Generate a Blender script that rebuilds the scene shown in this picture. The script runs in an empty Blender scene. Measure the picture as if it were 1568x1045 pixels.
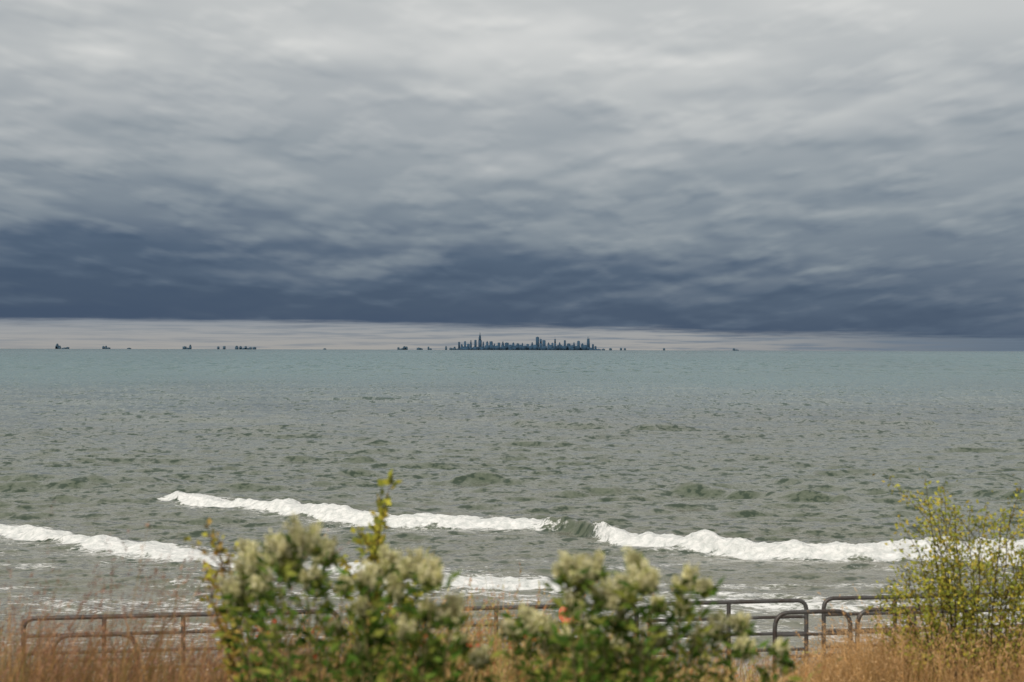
import bpy, math, random, time
import numpy as np
from mathutils import Vector
random.seed(7); rng=np.random.default_rng(7)
T0=time.time()
sc=bpy.context.scene
sc.view_settings.view_transform='Standard'; sc.view_settings.look='None'; sc.view_settings.exposure=0
H=6.5; F=2178.0; HY=536.0
def lin(c):
    return tuple(((v/255)/12.92 if v/255<=0.04045 else ((v/255+0.055)/1.055)**2.4) for v in c)
def P(px,py,d):   # bearing measured in the photo -> world point at distance d
    return np.array([(px-784)/F*d, d, H-(py-HY)/F*d])
def WY(py): return H*F/(py-HY)

# ---------------------------------------------------------------- camera
cam=bpy.data.cameras.new("camera"); co=bpy.data.objects.new("camera",cam); sc.collection.objects.link(co)
co.location=(0,0,H); cam.lens=50; cam.sensor_width=36
co.rotation_euler=(math.radians(90)+math.atan(13.5/F),math.radians(0.0),0)
co.rotation_euler.rotate_axis('Z',math.radians(0.15))
cam.clip_start=0.1; cam.clip_end=200000
cam.dof.use_dof=True; cam.dof.focus_distance=80; cam.dof.aperture_fstop=2.5
sc.camera=co

# ---------------------------------------------------------------- world
SUN_EL=38; SUN_AZ=-150   # azimuth from +Y clockwise ; behind-left of the viewer
w=bpy.data.worlds.new("World"); sc.world=w; w.use_nodes=True
nt=w.node_tree; nt.nodes.clear()
class G:
    def __init__(s,nt): s.nt=nt
    def n(s,t,**k):
        x=s.nt.nodes.new(t)
        for a,b in k.items(): setattr(x,a,b)
        return x
    def put(s,sock,v):
        if isinstance(v,bpy.types.NodeSocket): s.nt.links.new(v,sock)
        else: sock.default_value=v
    def m(s,op,a,b=0.0,c=0.0,clamp=False):
        x=s.n('ShaderNodeMath',operation=op,use_clamp=clamp)
        s.put(x.inputs[0],a); s.put(x.inputs[1],b); s.put(x.inputs[2],c); return x.outputs[0]
    def ss(s,v,a,b):
        x=s.n('ShaderNodeMapRange',interpolation_type='SMOOTHSTEP')
        s.put(x.inputs[0],v); s.put(x.inputs[1],a); s.put(x.inputs[2],b); return x.outputs[0]
    def mr(s,v,a,b,c,d):
        x=s.n('ShaderNodeMapRange'); 
        for i,q in enumerate((v,a,b,c,d)): s.put(x.inputs[i],q)
        return x.outputs[0]
    def noise(s,vec,scale,det=4,rough=0.5,dist=0.0):
        x=s.n('ShaderNodeTexNoise'); s.put(x.inputs['Vector'],vec); s.put(x.inputs['Scale'],scale)
        s.put(x.inputs['Detail'],det); s.put(x.inputs['Roughness'],rough); s.put(x.inputs['Distortion'],dist); return x.outputs[0]
    def comb(s,x,y,z):
        c=s.n('ShaderNodeCombineXYZ'); s.put(c.inputs[0],x); s.put(c.inputs[1],y); s.put(c.inputs[2],z); return c.outputs[0]
    def sep(s,v):
        c=s.n('ShaderNodeSeparateXYZ'); s.put(c.inputs[0],v); return c.outputs
    def mix(s,f,a,b,bt='MIX'):
        x=s.n('ShaderNodeMix',data_type='RGBA',blend_type=bt); s.put(x.inputs[0],f)
        s.put(x.inputs[6],a if isinstance(a,bpy.types.NodeSocket) else tuple(a)+(1,) if len(a)==3 else a)
        s.put(x.inputs[7],b if isinstance(b,bpy.types.NodeSocket) else tuple(b)+(1,) if len(b)==3 else b); return x.outputs[2]
    def ramp(s,v,keys):
        x=s.n('ShaderNodeValToRGB'); s.put(x.inputs[0],v); r=x.color_ramp
        while len(r.elements)<len(keys): r.elements.new(0.5)
        for e,(p,c) in zip(r.elements,keys): e.position=p; e.color=tuple(c)+(1,)
        return x.outputs[0]
g=G(nt)
tc=g.n('ShaderNodeTexCoord'); dx,dy,dz=g.sep(tc.outputs['Generated'])
z=g.m('MAXIMUM',dz,0.0)
den=g.m('ADD',z,0.075)
lz=g.m('LOGARITHM',den,2.71828)
az=g.m('MULTIPLY',g.m('DIVIDE',dx,g.m('ADD',z,0.17)),1.4)
def cv3(k,o,sh=0.0):
    l=lz if sh==0 else g.m('LOGARITHM',g.m('ADD',den,sh),2.71828)
    return g.comb(az,g.m('MULTIPLY',l,k),g.m('ADD',g.m('MULTIPLY',dy,0.6),o))
big=g.noise(cv3(4.0,0.0),0.6,2,0.45,0.0)
med=g.noise(cv3(3.4,2.0),1.5,3,0.45,0.0)
fine=g.noise(cv3(3.4,4.0),4.4,4,0.45,0.0)
def puff(sc_,k,o,lo,hi,sh):
    a_=g.ss(g.noise(cv3(k,o),sc_,3,0.45,0.0),lo,hi); b_=g.ss(g.noise(cv3(k,o,sh),sc_,3,0.45,0.0),lo,hi)
    return a_,g.m('SUBTRACT',a_,b_)
pa,ra=puff(2.2,2.6,7.0,0.42,0.68,0.006)
pb,rb_=puff(4.6,2.4,11.0,0.46,0.70,0.0035)
c0=g.m('SUBTRACT',big,0.5); c1=g.m('SUBTRACT',med,0.5); c2=g.m('SUBTRACT',fine,0.5)
pert=g.m('ADD',g.m('ADD',g.m('MULTIPLY',c0,0.55),g.m('MULTIPLY',c1,0.55)),g.m('MULTIPLY',c2,0.13))
pert=g.m('ADD',pert,g.m('ADD',g.m('MULTIPLY',g.m('SUBTRACT',pa,0.36),0.20),g.m('MULTIPLY',g.m('SUBTRACT',pb,0.3),0.09)))
pert=g.m('ADD',pert,g.m('ADD',g.m('MULTIPLY',ra,0.20),g.m('MULTIPLY',rb_,0.13)))
amp=g.mr(z,0.02,0.16,0.06,0.175)
side=g.m('MULTIPLY',g.m('MULTIPLY',dx,0.06),g.ss(z,0.14,0.06))
ze=g.m('ADD',g.m('ADD',z,g.m('MULTIPLY',pert,amp)),g.m('ADD',side,g.mr(z,0.03,0.14,0.0,0.012)))
K=[(0.0,(58,77,103)),(0.026,(64,82,106)),(0.044,(76,93,115)),(0.0625,(94,108,126)),(0.095,(123,134,145)),(0.131,(148,156,162)),(0.177,(170,175,178)),(0.223,(190,193,193)),(0.27,(210,211,209)),(0.32,(229,228,223)),(0.5,(232,230,226))]
cloud=g.ramp(g.m('MULTIPLY',ze,2.0),[(a*2,lin(c)) for a,c in K])
ex=g.m('MULTIPLY',g.m('MAXIMUM',g.m('SUBTRACT',dx,-0.15),0.0),-0.020)
sn=g.m('SUBTRACT',g.noise(g.comb(g.m('MULTIPLY',dx,9.0),g.m('MULTIPLY',z,150.0),1.0),1.0,6,0.62),0.5)
edge=g.m('ADD',g.m('ADD',ex,0.0200),g.m('MULTIPLY',sn,0.018))
strip=g.ss(z,g.m('ADD',edge,0.0026),g.m('SUBTRACT',edge,0.0044))
streak=g.noise(g.comb(g.m('MULTIPLY',dx,16.0),g.m('MULTIPLY',z,420.0),5.0),1.0,5,0.6)
sk=g.m('MULTIPLY',g.ss(streak,0.44,0.66),g.mr(dx,-0.3,0.25,0.35,0.9))
scol=g.ramp(g.m('MULTIPLY',z,40.0),[(0.0,lin((163,161,158))),(0.45,lin((157,159,161))),(0.9,lin((131,140,152)))])
scol=g.mix(g.ss(dx,0.08,0.36),scol,lin((94,110,128)))
scol=g.mix(sk,scol,lin((104,119,136)))
col=g.mix(strip,cloud,scol)
rear=g.ss(dy,0.3,-0.7)
col=g.mix(g.m('MULTIPLY',rear,0.6),col,(0.9,0.88,0.83))
scale=g.n('ShaderNodeVectorMath',operation='SCALE'); g.put(scale.inputs[0],col); scale.inputs[3].default_value=10.0
sky=g.n('ShaderNodeTexSky',sky_type='NISHITA'); sky.sun_disc=False; sky.sun_elevation=math.radians(SUN_EL); sky.sun_rotation=math.radians(SUN_AZ)
fin=g.mix(0.96,sky.outputs[0],scale.outputs[0])
bg=g.n('ShaderNodeBackground'); g.put(bg.inputs[0],fin); bg.inputs[1].default_value=0.1
out=g.n('ShaderNodeOutputWorld'); nt.links.new(bg.outputs[0],out.inputs[0])
w.cycles.sampling_method='MANUAL'; w.cycles.sample_map_resolution=512

sun=bpy.data.lights.new("sun","SUN"); sun.energy=3.2; sun.angle=math.radians(3); sun.color=(1,0.94,0.84)
so=bpy.data.objects.new("sun",sun); sc.collection.objects.link(so)
a=math.radians(SUN_AZ); e=math.radians(SUN_EL)
sd=Vector((math.sin(a)*math.cos(e),math.cos(a)*math.cos(e),math.sin(e)))
so.rotation_euler=sd.to_track_quat('Z','Y').to_euler()

# ---------------------------------------------------------------- helpers
TAB=rng.random((256,256))
def vn(x,y):
    xi=np.floor(x).astype(int); yi=np.floor(y).astype(int); fx=x-xi; fy=y-yi
    fx=fx*fx*(3-2*fx); fy=fy*fy*(3-2*fy)
    a=TAB[xi&255,yi&255]; b=TAB[(xi+1)&255,yi&255]; c=TAB[xi&255,(yi+1)&255]; d=TAB[(xi+1)&255,(yi+1)&255]
    return (a*(1-fx)+b*fx)*(1-fy)+(c*(1-fx)+d*fx)*fy
def fbm(x,y,o=4):
    s=0;a=0.5;t=0
    for i in range(o):
        s=s+a*vn(x+17.3*i,y+9.1*i); t+=a; a*=0.5; x=x*2.03; y=y*2.03
    return s/t
def sst(x,a,b):
    t=np.clip((x-a)/(b-a),0,1); return t*t*(3-2*t)
def mkmesh(name,V,Q,C=None,mat=None,parent=None,smooth=False,attrs=None):
    V=np.asarray(V,dtype=np.float32).reshape(-1,3); Q=np.asarray(Q,dtype=np.int32).reshape(-1,4)
    me=bpy.data.meshes.new(name); me.vertices.add(len(V)); me.vertices.foreach_set('co',V.ravel())
    me.loops.add(Q.size); me.loops.foreach_set('vertex_index',Q.ravel())
    me.polygons.add(len(Q)); me.polygons.foreach_set('loop_start',np.arange(0,Q.size,4,dtype=np.int32))
    try: me.polygons.foreach_set('loop_total',np.full(len(Q),4,dtype=np.int32))
    except Exception: pass
    if C is not None:
        at=me.attributes.new('Col','FLOAT_COLOR','POINT'); C=np.asarray(C,dtype=np.float32)
        at.data.foreach_set('color',np.concatenate([C,np.ones((len(C),1),np.float32)],1).ravel())
    for k,v in (attrs or {}).items():
        at=me.attributes.new(k,'FLOAT','POINT'); at.data.foreach_set('value',np.asarray(v,dtype=np.float32).ravel())
    me.update(calc_edges=True)
    if smooth: me.polygons.foreach_set('use_smooth',np.ones(len(me.polygons),dtype=bool))
    ob=bpy.data.objects.new(name,me); sc.collection.objects.link(ob)
    if mat: me.materials.append(mat)
    if parent: ob.parent=parent
    return ob
def empty(name,loc=(0,0,0)):
    o=bpy.data.objects.new(name,None); sc.collection.objects.link(o); return o
class MB:
    def __init__(s): s.V=[];s.Q=[];s.C=[];s.n=0
    def add(s,V,Q,C):
        V=np.asarray(V,float).reshape(-1,3); C=np.asarray(C,float)
        if C.ndim==1: C=np.tile(C,(len(V),1))
        s.V.append(V); s.Q.append(np.asarray(Q).reshape(-1,4)+s.n); s.C.append(C); s.n+=len(V)
    def tube(s,pts,rad,col,k=6):
        pts=np.asarray(pts,float); n=len(pts); rad=np.broadcast_to(rad,(n,))
        T=np.gradient(pts,axis=0); T/=np.linalg.norm(T,axis=1)[:,None]+1e-9
        ref=np.array([0.31,0.9,0.2]) if abs(T[:,2]).mean()>0.6 else np.array([0.0,0.15,1.0])
        A=np.cross(T,ref); A/=np.linalg.norm(A,axis=1)[:,None]+1e-9; B=np.cross(T,A)
        an=np.arange(k)/k*2*np.pi
        V=pts[:,None,:]+rad[:,None,None]*(np.cos(an)[None,:,None]*A[:,None,:]+np.sin(an)[None,:,None]*B[:,None,:])
        i,j=np.meshgrid(np.arange(n-1),np.arange(k),indexing='ij'); j2=(j+1)%k
        Q=np.stack([i*k+j,i*k+j2,(i+1)*k+j2,(i+1)*k+j],-1)
        s.add(V.reshape(-1,3),Q,col)
    def leaves(s,c,d,L,W,col):
        c=np.asarray(c,float); n=len(c)
        if n==0: return
        d=d/(np.linalg.norm(d,axis=1)[:,None]+1e-9)
        r=rng.normal(size=(n,3)); sd=np.cross(d,r); sd/=np.linalg.norm(sd,axis=1)[:,None]+1e-9
        nn=np.cross(d,sd)
        L=np.broadcast_to(L,(n,))[:,None]; W=np.broadcast_to(W,(n,))[:,None]
        V=np.stack([c,c+d*L*0.45+sd*W*0.5+nn*W*0.15,c+d*L-nn*W*0.15,c+d*L*0.45-sd*W*0.5+nn*W*0.15],1)
        Q=np.arange(4*n).reshape(n,4)
        s.add(V,Q,np.repeat(col,4,axis=0))
    def blades(s,b,h,lean,wd,c0,c1):
        n=len(b); t=np.array([0,0.35,0.7,1.0]); wt=np.array([1,0.8,0.5,0.08])
        an=rng.random(n)*6.283; sd=np.stack([np.cos(an),np.sin(an)*0.4,np.zeros(n)],1)
        c=b[:,None,:]+np.array([0,0,1.0])*(h[:,None]*t)[:,:,None]+lean[:,None,:]*(h[:,None]*t**2)[:,:,None]
        V=np.stack([c-sd[:,None,:]*(wd[:,None]*wt)[:,:,None]*0.5,c+sd[:,None,:]*(wd[:,None]*wt)[:,:,None]*0.5],2).reshape(n*8,3)
        o=np.arange(n)[:,None,None]*8; k=np.arange(3)[None,:,None]*2; Q=o+k+np.array([0,1,3,2])[None,None,:]
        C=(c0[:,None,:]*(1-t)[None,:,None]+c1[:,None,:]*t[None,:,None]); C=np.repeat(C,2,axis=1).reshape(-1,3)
        s.add(V,Q,C); return c[:,3]
    def box(s,x0,x1,y0,y1,z0,z1,col,tx=1.0):
        mx=(x0+x1)/2; my=(y0+y1)/2; hx=(x1-x0)/2;hy=(y1-y0)/2
        V=[(mx+sx*hx*q,my+sy*hy*q,zz) for zz,q in((z0,1),(z1,tx)) for sx,sy in((-1,-1),(1,-1),(1,1),(-1,1))]
        s.add(V,[(0,3,2,1),(4,5,6,7),(0,1,5,4),(1,2,6,5),(2,3,7,6),(3,0,4,7)],np.array(col))
    def obj(s,name,mat,parent=None,smooth=False):
        return mkmesh(name,np.concatenate(s.V),np.concatenate(s.Q),np.concatenate(s.C),mat,parent,smooth)
def mat(name): 
    m=bpy.data.materials.new(name); m.use_nodes=True; m.node_tree.nodes.clear(); gg=G(m.node_tree)
    o=gg.n('ShaderNodeOutputMaterial'); return m,gg,o
def foliage_mat(name,tr=0.35,rough=0.6):
    m,g,o=mat(name); at=g.n('ShaderNodeAttribute',attribute_name='Col')
    tc=g.n('ShaderNodeTexCoord'); nz=g.noise(tc.outputs['Object'],9.0,1)
    c=g.mix(1.0,at.outputs[0],g.mix(nz,(0.65,0.65,0.65),(1.3,1.3,1.3)),'MULTIPLY')
    b=g.n('ShaderNodeBsdfDiffuse'); g.put(b.inputs[0],c)
    t=g.n('ShaderNodeBsdfTranslucent'); g.put(t.inputs[0],c)
    mx=g.n('ShaderNodeMixShader'); mx.inputs[0].default_value=tr
    g.nt.links.new(b.outputs[0],mx.inputs[1]); g.nt.links.new(t.outputs[0],mx.inputs[2]); g.nt.links.new(mx.outputs[0],o.inputs[0]); return m
LEAF=foliage_mat("leaf",0.25); GRASS=foliage_mat("grass",0.22); FLUFF=foliage_mat("flower_fluff",0.32,0.9)

# ---------------------------------------------------------------- lake water
f2=F*1024/1568
pp=np.concatenate([np.arange(402,118,-0.42),np.arange(118,6,-0.36),np.arange(6,0.6,-0.25),[0.5,0.4,0.3,0.22,0.15,0.1]])
Yr=H*f2/pp; NR=len(Yr); NC=900
t=np.linspace(-0.5,0.5,NC); Y=np.repeat(Yr[:,None],NC,1); X=(Y+15)*t[None,:]
dyr=np.abs(np.gradient(Yr))[:,None]
Z=np.zeros_like(X)
grp=0.45+1.0*fbm(X/9,Y/5,4)
nw=60
for i in range(nw):
    lam=0.5*(8/0.5)**(i/(nw-1))*rng.uniform(0.9,1.1); th=rng.normal(0,0.38 if lam<2.5 else 0.15)-0.08
    k=2*np.pi/lam; am=lam*0.0084*(1 if lam<2.5 else 0.50)
    att=np.clip((lam/dyr-1.6)/1.6,0,1)
    ph=k*(X*math.sin(th)+Y*math.cos(th))+rng.uniform(0,6.28)+3.6*vn(X/lam/4+i,Y/lam/3)
    s=np.sin(ph); Z+=am*att*(s-0.32*np.cos(2*ph))
Z*=grp
shore=sst(Y,28,66); Z*=(0.45+0.55*shore)
foam=np.zeros_like(X)
jag=(fbm(X/0.9,Y/0.9,4)-0.5)
def crest(pts):
    xs=[];ys=[]
    for px,py in pts:
        yy=WY(py); xs.append((px-784)/F*yy); ys.append(yy)
    return np.array(xs),np.array(ys)
def breaker(pts,amp,fo,front=0.55,back=2.2,fw=(-0.45,0.9),seed=0,solid=1.0,resid=1.0):
    global Z,foam
    xs,ys=crest(pts)
    yc=np.interp(X,xs,ys)+1.0*(fbm(X/2.6+seed,X*0+seed,5)-0.5)+1.4*(fbm(X/9+seed,X*0+3.3,2)-0.5)
    a=np.interp(X,xs,amp); f=np.interp(X+jag*2.4,xs,fo)
    s=Y-yc
    a=a*(0.40+1.05*fbm(X/1.1+seed*3,X*0+1,5))*(0.7+0.6*fbm(X/5+seed,X*0+8,2))
    prof=np.where(s<0,sst(s,-front,0),1-sst(s,0,back))
    lump=fbm(X*1.9+seed,Y*1.9,4)
    wv=fw[1]*(-0.2+1.5*fbm(X/1.2+seed*2,Y/1.5+3,4))*(0.6+0.8*fbm(X/6+seed*4,X*0+2,2))
    m=sst(s+jag*0.8,fw[0]-0.3,fw[0])*(1-sst(s+jag*1.6,wv,wv+0.8))
    Z+=a*prof+m*np.clip(f,0,1)*(lump-0.4)*0.36*np.minimum(1,a/0.35)
    foam=np.maximum(foam,m*f*solid)
    res=np.exp(-np.clip(s-0.8,0,None)/3.2)*(s>0.3)*0.56+np.exp(-np.clip(-s-0.4,0,None)/3.8)*(s<-0.3)*0.60
    st=fbm(X/2.6+seed,Y/0.6,5)
    foam=np.maximum(foam,resid*res*np.clip(f,0,1)*(0.35+1.25*st))
breaker([(150,757),(255,766),(270,768),(420,785),(600,801),(800,807),(850,811),(880,815),(905,820),(935,828),(1050,838),(1200,849),(1440,855),(1700,860),(2100,866)],
        [0,.08,.25,.31,.33,.38,.60,.76,.62,.42,.46,.52,.52,.45,.3],[0,0,1,1,1,1,.55,.0,.35,1,1,1,1,1,0.8],seed=1,resid=1.0)
breaker([(-500,800),(-100,815),(0,822),(120,838),(250,850),(350,860),(420,868),(560,884),(680,893),(860,898),(900,900),(1000,905),(1100,910),(1300,918),(1500,922)],
        [.2,.22,.25,.24,.24,.22,.2,.18,.18,.18,.1,.1,.12,.1,.1],[1,1,1,1,1,1,.8,.9,1,.95,.3,.5,.7,.55,.5],seed=5,fw=(-0.4,0.5))
breaker([(-100,910),(0,905),(110,930),(160,945),(300,950),(500,950),(800,945),(1000,922),(1150,925),(1300,930),(1500,935),(1800,945)],
        [0,.0,.08,.07,0,.04,.06,.08,.08,.08,.07,.05],[0.2,.35,.62,.5,.2,.3,.35,.7,.82,.76,.65,.5],front=0.4,back=1.6,seed=9,fw=(-0.4,0.8),solid=.9)
breaker([(-100,975),(300,985),(700,985),(1000,968),(1300,970),(1600,975)],[.03]*6,[.4,.55,.4,.6,.68,.5],front=0.4,back=1.4,seed=13,fw=(-0.4,0.8),solid=.88)
def swell(pts,a,wf=1.2,wb=3.0,seed=0):
    global Z
    xs,ys=crest(pts); yc=np.interp(X,xs,ys)+1.6*(fbm(X/6+seed,X*0,3)-0.5); e=np.interp(X,xs,[0]+[1]*(len(xs)-2)+[0]); s=Y-yc
    Z+=a*0.8*e*np.where(s<0,sst(s,-wf,0),1-sst(s,0,wb))*(0.5+fbm(X/3+seed,Y/3,3))
swell([(1000,752),(1060,757),(1180,765),(1290,770),(1380,764)],0.40,seed=2)
swell([(1130,735),(1220,742),(1330,745),(1420,738)],0.3,seed=3)
swell([(-200,738),(-20,742),(120,745),(240,742),(300,738)],0.38,seed=4)
swell([(640,730),(700,737),(830,740),(900,735)],0.28,seed=6)
swell([(740,648),(800,653),(1000,659),(1120,655)],0.55,2,6,seed=7)
swell([(1440,752),(1500,757),(1600,764),(1700,760)],0.5,seed=8)
swell([(330,700),(400,706),(560,708),(640,700)],0.26,seed=11)
swell([(1200,640),(1260,646),(1400,650),(1500,640)],0.4,2,6,seed=12)
nf=fbm(X/3.5,Y/0.9,5); foam=np.maximum(foam,0.56*sst(nf,0.45,0.66)*(1-sst(Y,38,62)))
u=np.log(Y)
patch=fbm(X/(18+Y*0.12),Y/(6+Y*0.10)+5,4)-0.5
def K3(keys):
    ks=np.log([k for k,_ in keys]); return np.stack([np.interp(u+patch*0.35,ks,[c[i] for _,c in keys]) for i in range(3)],-1)
col=K3([(24,(.185,.172,.128)),(45,(.145,.147,.118)),(75,(.116,.131,.111)),(130,(.110,.129,.118)),(200,(.103,.138,.131)),(330,(.082,.148,.147)),(900,(.060,.136,.144)),(6000,(.042,.106,.124)),(40000,(.025,.07,.095))])
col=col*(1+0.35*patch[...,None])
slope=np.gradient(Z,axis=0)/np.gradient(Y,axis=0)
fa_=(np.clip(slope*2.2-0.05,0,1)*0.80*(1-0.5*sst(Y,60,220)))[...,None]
col=col*(1-fa_)+np.array([.056,.074,.046])*fa_  # wave faces toward the viewer painted darker: shading put into vertex colour
i,j=np.meshgrid(np.arange(NR-1),np.arange(NC-1),indexing='ij'); Q=np.stack([i*NC+j,i*NC+j+1,(i+1)*NC+j+1,(i+1)*NC+j],-1)
m,g,o=mat("water")
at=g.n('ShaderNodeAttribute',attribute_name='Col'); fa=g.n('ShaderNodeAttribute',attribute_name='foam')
geo=g.n('ShaderNodeNewGeometry'); gx,gy,gz=g.sep(geo.outputs['Position'])
r1=g.noise(g.comb(g.m('MULTIPLY',gx,0.75),gy,0.0),3.2,3,0.6,0.3)
bmp=g.n('ShaderNodeBump'); bmp.inputs['Strength'].default_value=0.8; bmp.inputs['Distance'].default_value=1.0
g.put(bmp.inputs['Height'],g.m('MULTIPLY',g.m('MULTIPLY',r1,0.08),g.ss(gy,200.0,40.0)))
# wave-facet tilt for waves smaller than a mesh cell
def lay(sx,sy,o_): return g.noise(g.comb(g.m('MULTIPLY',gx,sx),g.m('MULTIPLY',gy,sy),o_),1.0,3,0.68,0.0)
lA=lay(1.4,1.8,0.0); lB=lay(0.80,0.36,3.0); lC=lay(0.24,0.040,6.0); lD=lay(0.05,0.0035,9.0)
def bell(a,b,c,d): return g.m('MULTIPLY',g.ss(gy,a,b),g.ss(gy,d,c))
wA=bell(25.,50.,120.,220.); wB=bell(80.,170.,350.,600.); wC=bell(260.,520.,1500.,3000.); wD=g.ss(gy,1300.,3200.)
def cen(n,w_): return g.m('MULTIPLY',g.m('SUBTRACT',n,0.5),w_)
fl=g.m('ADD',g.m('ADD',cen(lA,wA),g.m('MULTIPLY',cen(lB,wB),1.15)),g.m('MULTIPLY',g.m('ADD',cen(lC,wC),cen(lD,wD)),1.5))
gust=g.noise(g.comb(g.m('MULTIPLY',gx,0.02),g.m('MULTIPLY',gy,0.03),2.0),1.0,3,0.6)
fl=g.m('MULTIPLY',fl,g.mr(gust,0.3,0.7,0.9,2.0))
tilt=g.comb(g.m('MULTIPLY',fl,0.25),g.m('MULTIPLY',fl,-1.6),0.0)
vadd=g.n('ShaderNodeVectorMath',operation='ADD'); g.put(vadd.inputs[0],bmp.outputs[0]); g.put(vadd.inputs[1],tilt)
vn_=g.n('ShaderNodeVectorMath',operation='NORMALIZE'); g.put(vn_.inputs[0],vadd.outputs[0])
bc=g.mix(g.m('MULTIPLY',g.ss(fl,0.02,0.13),0.80),at.outputs[0],g.mix(1.0,at.outputs[0],(0.30,0.42,0.40),'MULTIPLY'))  # painted shading: facets tilted toward the viewer get a darker base colour
bc=g.mix(g.m('MULTIPLY',g.ss(fl,-0.03,-0.16),0.45),bc,g.mix(1.0,at.outputs[0],(1.6,1.5,1.5),'MULTIPLY'))  # facets tilted away painted lighter, light put into the base colour
wb=g.n('ShaderNodeBsdfPrincipled'); g.put(wb.inputs['Base Color'],bc); g.put(wb.inputs['Roughness'],g.mr(gy,30.0,400.0,0.14,0.22)); wb.inputs['IOR'].default_value=1.33
g.put(wb.inputs['Normal'],vn_.outputs[0])
fnz=g.noise(g.comb(g.m('MULTIPLY',gx,0.6),gy,gz),6.0,6,0.68,0.5)
fm=g.ss(g.m('ADD',fa.outputs['Fac'],g.m('MULTIPLY',g.m('SUBTRACT',fnz,0.5),1.5)),0.46,0.80)
fb=g.n('ShaderNodeBsdfDiffuse'); g.put(fb.inputs[0],g.mix(g.ss(fnz,0.35,0.65),(0.50,0.52,0.51),(0.70,0.70,0.69)))
b2=g.n('ShaderNodeBump'); b2.inputs['Strength'].default_value=0.9; b2.inputs['Distance'].default_value=0.12; g.put(b2.inputs['Height'],fnz); g.put(fb.inputs['Normal'],b2.outputs[0])
mx=g.n('ShaderNodeMixShader'); g.put(mx.inputs[0],fm); g.nt.links.new(wb.outputs[0],mx.inputs[1]); g.nt.links.new(fb.outputs[0],mx.inputs[2]); g.nt.links.new(mx.outputs[0],o.inputs[0])
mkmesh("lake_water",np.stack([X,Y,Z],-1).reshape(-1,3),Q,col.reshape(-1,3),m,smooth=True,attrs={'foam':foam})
print("water",time.time()-T0,NR*NC)

# ---------------------------------------------------------------- skyline
m,g,o=mat("hazy_buildings"); at=g.n('ShaderNodeAttribute',attribute_name='Col'); geo=g.n('ShaderNodeNewGeometry')
nz=g.noise(geo.outputs['Position'],0.01,3)
b=g.n('ShaderNodeBsdfPrincipled'); b.inputs['Roughness'].default_value=0.8; b.inputs['Specular IOR Level'].default_value=0.1
g.put(b.inputs['Base Color'],g.mix(1.0,at.outputs[0],g.mix(nz,(0.7,0.7,0.7),(1.3,1.3,1.3)),'MULTIPLY')); g.nt.links.new(b.outputs[0],o.inputs[0]); HAZE=m  # bluish Col tones put aerial haze into the base colour
D=50000.; U=D/F
def bl(name,par,px,wpx,hpx,kind='box',col=None,dist=D,target=None):
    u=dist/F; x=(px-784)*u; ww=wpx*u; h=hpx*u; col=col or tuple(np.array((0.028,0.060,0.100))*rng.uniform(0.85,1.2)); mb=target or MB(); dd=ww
    if kind=='box': mb.box(x-ww/2,x+ww/2,dist,dist+dd,-5,h,col); mb.box(x-ww/5,x+ww/5,dist+dd*.3,dist+dd*.7,h,h+0.5*u,col)
    elif kind=='setback':
        mb.box(x-ww/2,x+ww/2,dist,dist+dd,-5,h*.62,col); mb.box(x-ww*.36,x+ww*.36,dist+dd*.1,dist+dd*.9,h*.62,h*.85,col); mb.box(x-ww*.2,x+ww*.2,dist+dd*.2,dist+dd*.8,h*.85,h,col)
    elif kind=='antenna':
        mb.box(x-ww/2,x+ww/2,dist,dist+dd,-5,h*.55,col); mb.box(x-ww*.42,x+ww*.3,dist+dd*.1,dist+dd*.9,h*.55,h*.72,col); mb.box(x-ww*.28,x+ww*.22,dist+dd*.2,dist+dd*.8,h*.72,h*.84,col)
        for q in(-.14,.12): mb.box(x+ww*q-0.22*u,x+ww*q+0.22*u,dist+dd*.4,dist+dd*.5,h*.84,h*(1.0 if q<0 else .97),col)
    elif kind=='taper':
        mb.box(x-ww/2,x+ww/2,dist,dist+dd,-5,h*.84,col,0.66)
        for q in(-.16,.16): mb.box(x+ww*q-0.2*u,x+ww*q+0.2*u,dist+dd*.4,dist+dd*.5,h*.84,h,col)
    elif kind=='spire':
        mb.box(x-ww/2,x+ww/2,dist,dist+dd,-5,h*.5,col); mb.box(x-ww*.4,x+ww*.4,dist+dd*.1,dist+dd*.9,h*.5,h*.8,col); mb.box(x-.25*u,x+.25*u,dist+dd*.4,dist+dd*.6,h*.8,h,col,0.3)
    elif kind=='gable':
        mb.box(x-ww/2,x+ww/2,dist,dist+dd,-5,h*.8,col); mb.box(x-ww/2,x+ww/2,dist,dist+dd,h*.8,h,col,0.1)
    if target is None: return mb.obj(name,HAZE,par)
cs=empty("city_skyline")
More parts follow.
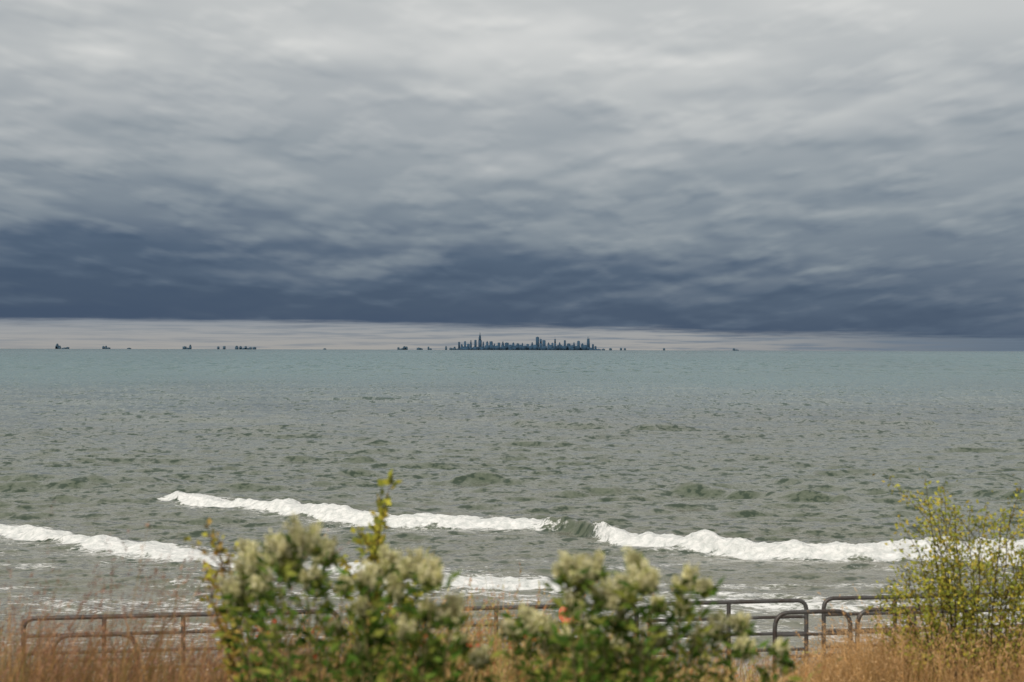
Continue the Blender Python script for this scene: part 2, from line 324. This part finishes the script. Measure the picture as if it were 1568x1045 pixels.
T=[(735,5.2,27,'antenna','antenna_tower'),(728,3.5,15,'box','office_tower'),(740,3,13,'setback','office_tower'),(703,3,12,'box','office_tower'),(707,4,9,'setback','office_tower'),(712,3,13,'box','office_tower'),(717,4,9,'box','office_tower'),(721,3,15,'setback','office_tower'),
(746,3.5,14,'gable','office_tower'),(752,5,13,'box','office_tower'),(757,3,10,'setback','office_tower'),(764,4,11,'box','office_tower'),(770,4,13,'setback','office_tower'),(776,6,11,'box','office_tower'),(786,3.5,12,'gable','office_tower'),(793,4,10,'box','office_tower'),(800,3,11,'setback','office_tower'),(808,4,9,'box','office_tower'),
(815,4,12,'setback','office_tower'),(823,5,20,'box','office_tower'),(828,4,21,'spire','office_tower'),(833,5,15,'box','office_tower'),(840,3,12,'gable','office_tower'),(850,3,21,'spire','spire_tower'),(846,3,11,'box','office_tower'),(857,4,12,'setback','office_tower'),(865,3,15,'box','office_tower'),(871,5,10,'box','office_tower'),(879,3.5,12,'setback','office_tower'),(886,4,14,'box','office_tower'),(892,3.5,11,'gable','office_tower'),(901,5.5,21,'taper','tapered_tower'),(908,3,9,'box','office_tower'),(912,3,6,'box','office_tower')]
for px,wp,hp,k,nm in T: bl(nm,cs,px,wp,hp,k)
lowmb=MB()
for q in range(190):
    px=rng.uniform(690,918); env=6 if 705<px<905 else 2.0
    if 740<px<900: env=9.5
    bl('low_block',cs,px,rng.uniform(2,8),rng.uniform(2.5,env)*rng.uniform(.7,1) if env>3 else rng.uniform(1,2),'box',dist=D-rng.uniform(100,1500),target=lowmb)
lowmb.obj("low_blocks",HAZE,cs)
db=empty("distant_shoreline_buildings")
for px,wp,hp in[(87,4,8),(91,3,5),(86,3,6),(103,4,2.5),(98,8,1.6),(158,3,4),(162,3,5),(166,4,2),(197,5,1.5),(282,5,4),(291,3.2,7),(287,4,2),(334,3,4),(343,3.5,4.5),(362,4.5,5.5),(368,4,5),(376,3,4.5),(374,14,1.8),(383,4,3),(389,5,3.2),(497,4,1.5),(610,3,3.5),(619,5,5.5),(622,4,4.5),(616,10,1.8),(641,6,3),(645,4,2),(656,2.5,4.5),(659,4,2),(683,3,6),(690,4,3),(696,4,5),(935,4,3),(951,3,3.5),(957,3,3),(1017,3,3.2),(1124,3,3.2),(1128,6,1.4),(924,5,2)]:
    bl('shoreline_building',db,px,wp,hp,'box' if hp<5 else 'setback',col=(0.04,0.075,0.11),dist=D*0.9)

# ---------------------------------------------------------------- terrain & promenade
SL=0.157
def railY(x): return 21.28+SL*x*0.95
def gz_(x,y):
    return np.interp(y,[-80,-4,4,12,19.2,20.5],[5.2,4.95,4.45,3.1,1.75,1.5])
xs=np.linspace(-60,60,160); v=np.linspace(0,1,140)
XX=np.repeat(xs[None,:],140,0); yend=(railY(xs)-1.75)[None,:]; YY=-60+(yend+60)*v[:,None]**0.6
tt=YY-yend+19.3
ZZ=gz_(XX,tt)+0.10*(fbm(XX/2,YY/2,4)-0.5)*sst(-tt,-19.2,-17.5)
ZZ=np.where(tt>19.2,1.57,ZZ)
m,g,o=mat("dune_soil"); geo=g.n('ShaderNodeNewGeometry'); nz=g.noise(geo.outputs['Position'],3.0,7,0.65)
b=g.n('ShaderNodeBsdfPrincipled'); g.put(b.inputs['Base Color'],g.mix(g.ss(nz,0.35,0.65),(0.05,0.045,0.02),(0.16,0.11,0.06))); b.inputs['Roughness'].default_value=0.95
bp=g.n('ShaderNodeBump'); bp.inputs['Distance'].default_value=0.08; g.put(bp.inputs['Height'],nz); g.put(b.inputs['Normal'],bp.outputs[0]); g.nt.links.new(b.outputs[0],o.inputs[0])
i,j=np.meshgrid(np.arange(139),np.arange(159),indexing='ij'); Qg=np.stack([i*160+j,i*160+j+1,(i+1)*160+j+1,(i+1)*160+j],-1)
mkmesh("dune_ground",np.stack([XX,YY,ZZ],-1),Qg,None,m,smooth=True)
m,g,o=mat("concrete"); geo=g.n('ShaderNodeNewGeometry'); nz=g.noise(geo.outputs['Position'],2.0,8,0.7); n2=g.noise(geo.outputs['Position'],40.0,3)
b=g.n('ShaderNodeBsdfPrincipled'); c=g.mix(g.ss(nz,0.3,0.7),(0.33,0.31,0.28),(0.48,0.46,0.42)); c=g.mix(g.m('MULTIPLY',n2,0.4),c,(0.2,0.19,0.17)); g.put(b.inputs['Base Color'],c); b.inputs['Roughness'].default_value=0.9
g.nt.links.new(b.outputs[0],o.inputs[0])
mb=MB(); pr=empty("promenade")
for x0 in np.arange(-60,60,3.0):
    x1=x0+2.985; a=-1.85; bq=1.1
    V=[(x0,railY(x0)+a,-1.5),(x1,railY(x1)+a,-1.5),(x1,railY(x1)+bq,-1.5),(x0,railY(x0)+bq,-1.5),(x0,railY(x0)+a,1.6),(x1,railY(x1)+a,1.6),(x1,railY(x1)+bq,1.6),(x0,railY(x0)+bq,1.6)]
    mb.add(V,[(0,3,2,1),(4,5,6,7),(0,1,5,4),(1,2,6,5),(2,3,7,6),(3,0,4,7)],np.array((.4,.4,.4)))
mb.obj("concrete_slabs",m,pr)

# ---------------------------------------------------------------- railings
m,g,o=mat("galvanised_pipe"); geo=g.n('ShaderNodeNewGeometry'); nz=g.noise(geo.outputs['Position'],5.0,6,0.7)
b=g.n('ShaderNodeBsdfPrincipled'); g.put(b.inputs['Base Color'],g.mix(g.ss(nz,0.42,0.62),(0.065,0.063,0.062),(0.04,0.03,0.025))); b.inputs['Roughness'].default_value=0.5; b.inputs['Metallic'].default_value=0.3
g.nt.links.new(b.outputs[0],o.inputs[0]); PIPE=m
def rounded(pts,r,n=7):
    pts=[np.array(p,float) for p in pts]; out=[pts[0]]
    for a,b,c in zip(pts,pts[1:],pts[2:]):
        d1=(a-b)/np.linalg.norm(a-b); d2=(c-b)/np.linalg.norm(c-b); p0=b+d1*r; p2=b+d2*r
        for k in range(n+1):
            t=k/n; out.append((1-t)**2*p0+2*t*(1-t)*b+t*t*p2)
    out.append(pts[-1]); return np.array(out)
def rail(name,x0,x1,off=0,z0=1.6,top=1.05,levels=(0.80,0.55,0.30),dx_post=1.1,r=0.033,rc=0.16,yf=railY):
    e=empty(name); q=lambda x,zz:(x,yf(x)+off,zz)
    mb=MB(); mb.tube(rounded([q(x0,z0),q(x0,z0+top),q(x1,z0+top),q(x1,z0)],rc),r,(1,1,1),10); mb.obj("top_rail",PIPE,e,True)
    mb=MB()
    for l in levels: mb.tube([q(x0,z0+l),q((x0+x1)/2,z0+l),q(x1,z0+l)],r*0.75,(1,1,1),8)
    mb.obj("middle_rails",PIPE,e,True)
    mb=MB(); n=max(1,round((x1-x0)/dx_post))
    for k in range(1,n):
        x=x0+(x1-x0)*k/n; mb.tube([q(x,z0),q(x,z0+top*.5),q(x,z0+top-0.01)],r,(1,1,1),8)
    for k in range(n+1):
        x=x0+(x1-x0)*k/n; c=q(x,0); mb.box(c[0]-.07,c[0]+.07,c[1]-.07,c[1]+.07,z0-.001,z0+.02,(1,1,1))
    mb.obj("posts",PIPE,e,True)
rail("metal_railing",-6.95,-2.55,off=0.05)
rail("metal_railing",-2.35,1.9)
rail("metal_railing",2.1,4.55)
rail("metal_railing",4.85,10.6,off=0.1)
rail("metal_railing",-16,-7.3,off=0.05)
rail("handrail",3.87,5.02,off=-0.95,levels=(0.72,0.4),dx_post=5,rc=0.24)
rail("handrail",5.14,6.9,off=-0.9,levels=(0.72,0.4),dx_post=0.95,rc=0.24)
rail("handrail",-6.3,-5.2,off=-0.75,levels=(0.6,),dx_post=5,top=0.95,rc=0.24)
le=empty("life_ring"); mb=MB(); c=P(873,940,20.9); R=.11
an=np.linspace(0,2*np.pi,33); ring=np.stack([c[0]+R*np.cos(an),np.full(33,c[1]),c[2]+R*np.sin(an)],1)
mb.tube(ring,0.055,(0.75,0.10,0.05),10)
m,g,o=mat("life_ring_orange"); nz=g.noise(g.n('ShaderNodeNewGeometry').outputs['Position'],12,3); b=g.n('ShaderNodeBsdfPrincipled'); g.put(b.inputs['Base Color'],g.mix(nz,(0.65,0.12,0.07),(0.8,0.22,0.13))); g.nt.links.new(b.outputs[0],o.inputs[0])
mb.obj("ring",m,le,True)

# ---------------------------------------------------------------- grasses
def ground(x,y): 
    return gz_(x,y-(railY(x)-1.75)+19.3)
def pick(cols,n,var=0.25):
    c=np.array(cols)[rng.integers(0,len(cols),n)]; return c*rng.uniform(1-var,1+var,(n,1))
def grass(name,n,xr,yr,hf,cols0,cols1,wd=0.006,lean=0.25,heads=0.0,hcol=None,bias=(0.1,0,0),clump=0.0,hs=0.03,hmin=0.6,hvar=0.5):
    y=rng.uniform(yr[0],yr[1],n); x=rng.uniform(xr[0],xr[1],n)*y
    dens=fbm(x*1.3+50,y*1.3+20,3); keep=rng.random(n)<np.clip((dens-0.32)*4,0.06,1) if clump else np.ones(n,bool); x=x[keep];y=y[keep]; n=len(x)
    h=hf(x,y)*rng.uniform(hmin,1.12,n)*(1-hvar/2+hvar*fbm(x*1.6,y*1.6,3)); b_=np.stack([x,y,ground(x,y)-0.03],1)
    ln=rng.normal(0,lean,(n,3)); ln[:,2]=-0.12*rng.random(n); ln+=np.array(bias)
    tuft=(0.45+1.05*fbm(x*2.3+9,y*2.3,3))[:,None]
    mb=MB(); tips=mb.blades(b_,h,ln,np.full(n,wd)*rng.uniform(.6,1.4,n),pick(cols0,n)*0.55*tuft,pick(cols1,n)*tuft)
    if heads>0:
        s=rng.random(n)<heads; tp=tips[s]; d=ln[s]*2+np.array([0,0,1.0]); k=9
        tt=rng.uniform(-0.22,0.02,(len(tp),k,1)); pos=(tp[:,None,:]+d[:,None,:]/np.linalg.norm(d,axis=1)[:,None,None]*tt).reshape(-1,3)
        dd=np.repeat(d,k,0)+rng.normal(0,0.5,(len(pos),3))
        mb.leaves(pos,dd,rng.uniform(hs*.7,hs*1.5,len(pos)),hs*0.22,pick(hcol,len(pos)))
    return mb.obj(name,GRASS)
rust=[(0.21,0.095,0.05),(0.30,0.15,0.07),(0.17,0.10,0.055),(0.16,0.12,0.05)]
tan=[(0.50,0.29,0.12),(0.42,0.25,0.10),(0.56,0.37,0.18),(0.36,0.22,0.08)]
olive=[(0.16,0.17,0.04),(0.12,0.14,0.035),(0.21,0.18,0.06)]
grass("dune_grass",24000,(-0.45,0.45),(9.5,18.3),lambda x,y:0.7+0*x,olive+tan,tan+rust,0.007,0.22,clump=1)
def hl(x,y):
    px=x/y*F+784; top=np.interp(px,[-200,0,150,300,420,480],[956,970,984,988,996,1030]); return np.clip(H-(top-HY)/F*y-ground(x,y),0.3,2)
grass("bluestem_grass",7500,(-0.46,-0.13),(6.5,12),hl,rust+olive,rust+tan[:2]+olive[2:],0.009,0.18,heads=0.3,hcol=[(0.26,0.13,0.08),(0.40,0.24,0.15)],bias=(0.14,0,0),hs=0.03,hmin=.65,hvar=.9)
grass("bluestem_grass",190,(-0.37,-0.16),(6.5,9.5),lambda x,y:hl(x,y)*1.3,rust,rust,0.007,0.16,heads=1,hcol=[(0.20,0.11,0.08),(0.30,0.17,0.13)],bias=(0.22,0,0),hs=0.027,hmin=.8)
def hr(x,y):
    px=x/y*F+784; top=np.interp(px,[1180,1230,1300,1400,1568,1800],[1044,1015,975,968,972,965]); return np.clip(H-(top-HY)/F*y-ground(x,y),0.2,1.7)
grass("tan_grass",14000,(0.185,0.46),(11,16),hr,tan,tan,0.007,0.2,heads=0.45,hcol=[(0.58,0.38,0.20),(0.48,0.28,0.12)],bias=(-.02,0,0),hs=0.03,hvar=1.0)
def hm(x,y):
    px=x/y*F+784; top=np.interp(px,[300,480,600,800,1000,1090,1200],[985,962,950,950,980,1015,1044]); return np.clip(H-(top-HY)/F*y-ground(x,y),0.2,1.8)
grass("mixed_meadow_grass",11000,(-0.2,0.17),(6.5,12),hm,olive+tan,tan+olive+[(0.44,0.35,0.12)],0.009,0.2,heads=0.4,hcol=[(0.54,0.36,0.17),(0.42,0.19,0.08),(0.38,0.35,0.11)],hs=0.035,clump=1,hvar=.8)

# ---------------------------------------------------------------- shrubs
def curve(a,b,bow,n=9):
    a=np.array(a,float); b=np.array(b,float); t=np.linspace(0,1,n)[:,None]
    mid=a*0.45+b*0.55; mid=mid+np.array(bow); 
    return (1-t)**2*a+2*t*(1-t)*mid+t*t*b
GR=[(0.075,0.14,0.022),(0.12,0.18,0.032),(0.045,0.09,0.017),(0.23,0.25,0.05)]
CR=[(0.76,0.71,0.42),(0.67,0.63,0.35),(0.86,0.81,0.56),(0.50,0.51,0.21)]
def flower_shrub(name,root,heads,dist,nleaf=60):
    e=empty(name); st=MB(); lf=MB(); fl=MB()
    for (px,py,rp) in heads:
        rp=rp*1.12
        d=dist+rng.uniform(-0.35,0.45); tip=P(px,py,d); R=rp/F*d
        rt=np.array([root[0]+rng.normal(0,.07)+0.45*(tip[0]-root[0]),dist+rng.normal(0,.08),0]); rt[2]=ground(rt[0],rt[1])-0.05
        cv=curve(rt,tip-np.array([0,0,R*0.5]),((tip[0]-root[0])*0.25*-0.2,0,0.1),14)
        st.tube(cv,np.linspace(0.008,0.0025,14),(0.17,0.15,0.07),5)
        n=nleaf; t=rng.uniform(0.45,1.0,n); idx=t*13; i0=np.clip(idx.astype(int),0,12); fr=(idx-i0)[:,None]
        pos=cv[i0]*(1-fr)+cv[i0+1]*fr; an=rng.random(n)*6.283
        out=np.stack([np.cos(an),np.sin(an),rng.uniform(0.1,1.0,n)],1); tw=rng.uniform(0,0.06,n)[:,None]
        lf.leaves(pos+out*tw,out+rng.normal(0,.35,(n,3)),rng.uniform(.04,.08,n),rng.uniform(.014,.026,n),pick(GR,n,.35))
        k=int(5+rp*0.38); gust_=rng.normal(0,.25,2)
        for q_ in range(k):
            an=rng.random()*6.283; rr=R*rng.uniform(0.1,1.2); hh=R*rng.uniform(-0.6,1.45)*(1.1-0.4*rr/R)
            c=tip+np.array([math.cos(an)*rr+gust_[0]*hh,math.sin(an)*rr,hh]); base=tip+np.array([math.cos(an)*rr*.3,math.sin(an)*rr*.3,-R*.9])
            pc=curve(base,c,(0,0,-0.01),6); st.tube(pc,0.0014,(0.24,0.26,0.10),4)
            nn=int(rng.uniform(60,130)); tq=rng.uniform(.45,1.08,nn); ii=np.clip((tq*5).astype(int),0,4); f_=(tq*5-ii)[:,None]; pp_=pc[ii]*(1-f_)+pc[ii+1]*f_
            q=rng.normal(0,1,(nn,3)); q/=np.linalg.norm(q,axis=1)[:,None]
            q2=q*rng.uniform(.2,1,(nn,1))*R*rng.uniform(.2,.42)*(1.25-tq[:,None]*.5)
            fl.leaves(pp_+q2,q+np.array([0,0,.6])+rng.normal(0,.4,(nn,3)),rng.uniform(.009,.02,nn),rng.uniform(.005,.010,nn),pick(CR,nn,.15)*rng.uniform(.7,1.08))
            m_=6; an=rng.random(m_)*6.283; out=np.stack([np.cos(an),np.sin(an),rng.uniform(-.6,.6,m_)],1)
            lf.leaves(np.tile(pc[2],(m_,1)),out,rng.uniform(.035,.06,m_),rng.uniform(.011,.018,m_),pick(GR,m_))
    st.obj("stems",LEAF,e); lf.obj("leaves",LEAF,e); fl.obj("flower_heads",FLUFF,e)
flower_shrub("cream_flowering_shrub",P(500,1100,5.3),[(395,868,24),(425,842,22),(470,830,24),(372,900,24),(445,870,18),(500,848,18),(362,925,14),(410,905,18),(388,850,14),(480,885,11),(525,900,10)],5.3,90)
flower_shrub("cream_flowering_shrub",P(640,1100,5.0),[(565,885,17),(596,868,19),(640,868,21),(665,885,16),(610,905,16),(555,930,12),(690,940,20),(650,935,12),(620,965,12),(700,985,14),(580,975,10),(520,960,10),(735,1010,12),(545,1000,10),(660,1010,12)],5.0,90)
flower_shrub("cream_flowering_shrub",P(930,1100,5.2),[(868,872,18),(892,884,20),(912,872,13),(975,868,18),(985,890,20),(958,905,18),(930,915,18),(880,925,14),(1050,890,16),(1045,930,12),(1005,925,11),(950,950,14),(905,965,14),(1080,900,10),(925,1000,12),(980,1000,12)],5.2,90)
flower_shrub("cream_flowering_shrub",P(900,1100,5.6),[(805,945,14),(830,960,16),(850,985,15),(785,965,10),(1100,965,14),(1135,955,13),(1140,990,12),(1195,990,10),(1070,985,14),(1010,975,12),(990,1010,14),(890,1010,14),(940,1000,14),(1205,1010,9)],5.6,75)

YG=[(0.36,0.34,0.05),(0.28,0.29,0.045),(0.44,0.35,0.06),(0.19,0.22,0.045)]
YB=[(0.42,0.29,0.08),(0.34,0.21,0.06),(0.28,0.24,0.06)]
def leafy(name,root,tips,cols,nl,L,W,spread,bark=(0.10,0.07,0.045),r0=0.011,sub=4,t0=0.35,twl=0.3,rs=0.04,follow=0.0):
    e=empty(name); st=MB(); lf=MB()
    for tip in tips:
        tip=np.array(tip); rt=np.array(root)+np.array([rng.normal(0,rs)+follow*(tip[0]-root[0]),rng.normal(0,rs),0])
        cv=curve(rt,tip,((rt[0]-tip[0])*0.15+rng.normal(0,.05),rng.normal(0,.05),0.12),16)
        cv+=np.cumsum(rng.normal(0,.006,(16,3)),0)
        ln=np.linalg.norm(tip-rt); st.tube(cv,np.linspace(r0,0.0018,16),bark,6)
        segs=[(cv,t0)]
        for s_ in range(sub):
            i=rng.integers(int(16*t0),14); d=cv[i+1]-cv[i]; d/=np.linalg.norm(d); d=d+rng.normal(0,.5,3)*np.array([1,1,.5]); d/=np.linalg.norm(d)
            c2=curve(cv[i],cv[i]+d*ln*rng.uniform(.10,twl),(0,0,0.02),8); st.tube(c2,np.linspace(0.0035,0.0012,8),bark,5); segs.append((c2,0.1))
        for c_,t_ in segs:
            n=max(4,int(nl*np.linalg.norm(c_[-1]-c_[0])*(1-t_))); m_=len(c_)-1
            t=rng.uniform(t_,1,n)**0.8; idx=t*m_; i0=np.clip(idx.astype(int),0,m_-1); fr=(idx-i0)[:,None]; pos=c_[i0]*(1-fr)+c_[i0+1]*fr
            dirs=c_[i0+1]-c_[i0]; dirs/=np.linalg.norm(dirs,axis=1)[:,None]+1e-9
            dirs=dirs*0.7+rng.normal(0,.6,(n,3)); lf.leaves(pos+rng.normal(0,spread,(n,3)),dirs,rng.uniform(.7,1.3,n)*L,rng.uniform(.7,1.3,n)*W,pick(cols,n,.3))
    st.obj("branches",LEAF,e,True); lf.obj("leaves",LEAF,e)
r=P(560,1060,7.0); r[2]=ground(r[0],r[1])-.05
leafy("young_cottonwood_tree",r,[P(600,748,7.0),P(584,790,7.1),P(553,812,6.9),P(575,835,7.1),P(658,845,6.9),P(560,860,7.0),P(592,770,7.0)],YG,85,.042,.028,.014,sub=3,t0=.5,twl=.12)
r=P(420,1080,6.6); r[2]=ground(r[0],r[1])-.05
leafy("yellow_leaf_sapling",r,[P(328,826,6.6),P(318,862,6.7),P(350,880,6.5),P(312,912,6.6),P(345,935,6.6),P(350,850,6.6)],YB+YG[:1],65,.038,.023,.012,sub=3,t0=.55,twl=.15)
r=P(1490,1030,12.); r[2]=ground(r[0],r[1])-.05
tips=[P(a,b,12+rng.uniform(-.6,.6)) for a,b in[(1416,736),(1448,752),(1480,775),(1505,795),(1530,775),(1558,778),(1560,830),(1590,790),(1372,868),(1350,905),(1400,815),(1425,800),(1440,850),(1470,840),(1520,850),(1545,880),(1600,870),(1385,930),(1362,885),(1495,880),(1575,930),(1425,900),(1460,765),(1625,820),(1650,800),(1640,880),(1610,760),(1345,940)]]
leafy("yellow_willow_shrub",r,tips,YG,74,.040,.022,.04,bark=(0.08,0.06,0.04),r0=0.010,sub=10,t0=.25,twl=.28,rs=.05,follow=.35)
rb=MB(); n=14; bx=rng.uniform(-.2,.04,n); by=rng.uniform(6,9,n); bp=np.stack([bx*by,by,H-rng.uniform(.195,.225,n)*by],1)
for p_ in bp: rb.leaves(p_+rng.normal(0,.02,(10,3)),rng.normal(0,1,(10,3)),.025,.02,pick([(0.5,.06,.04),(.42,.08,.03)],10))
for p_ in bp: rb.tube(curve((p_[0],p_[1],ground(p_[0],p_[1])),p_,(0.02,0,0),6),0.003,(.12,.1,.05),5)
rb.obj("red_sumac_sprigs",LEAF)
print("total",time.time()-T0)
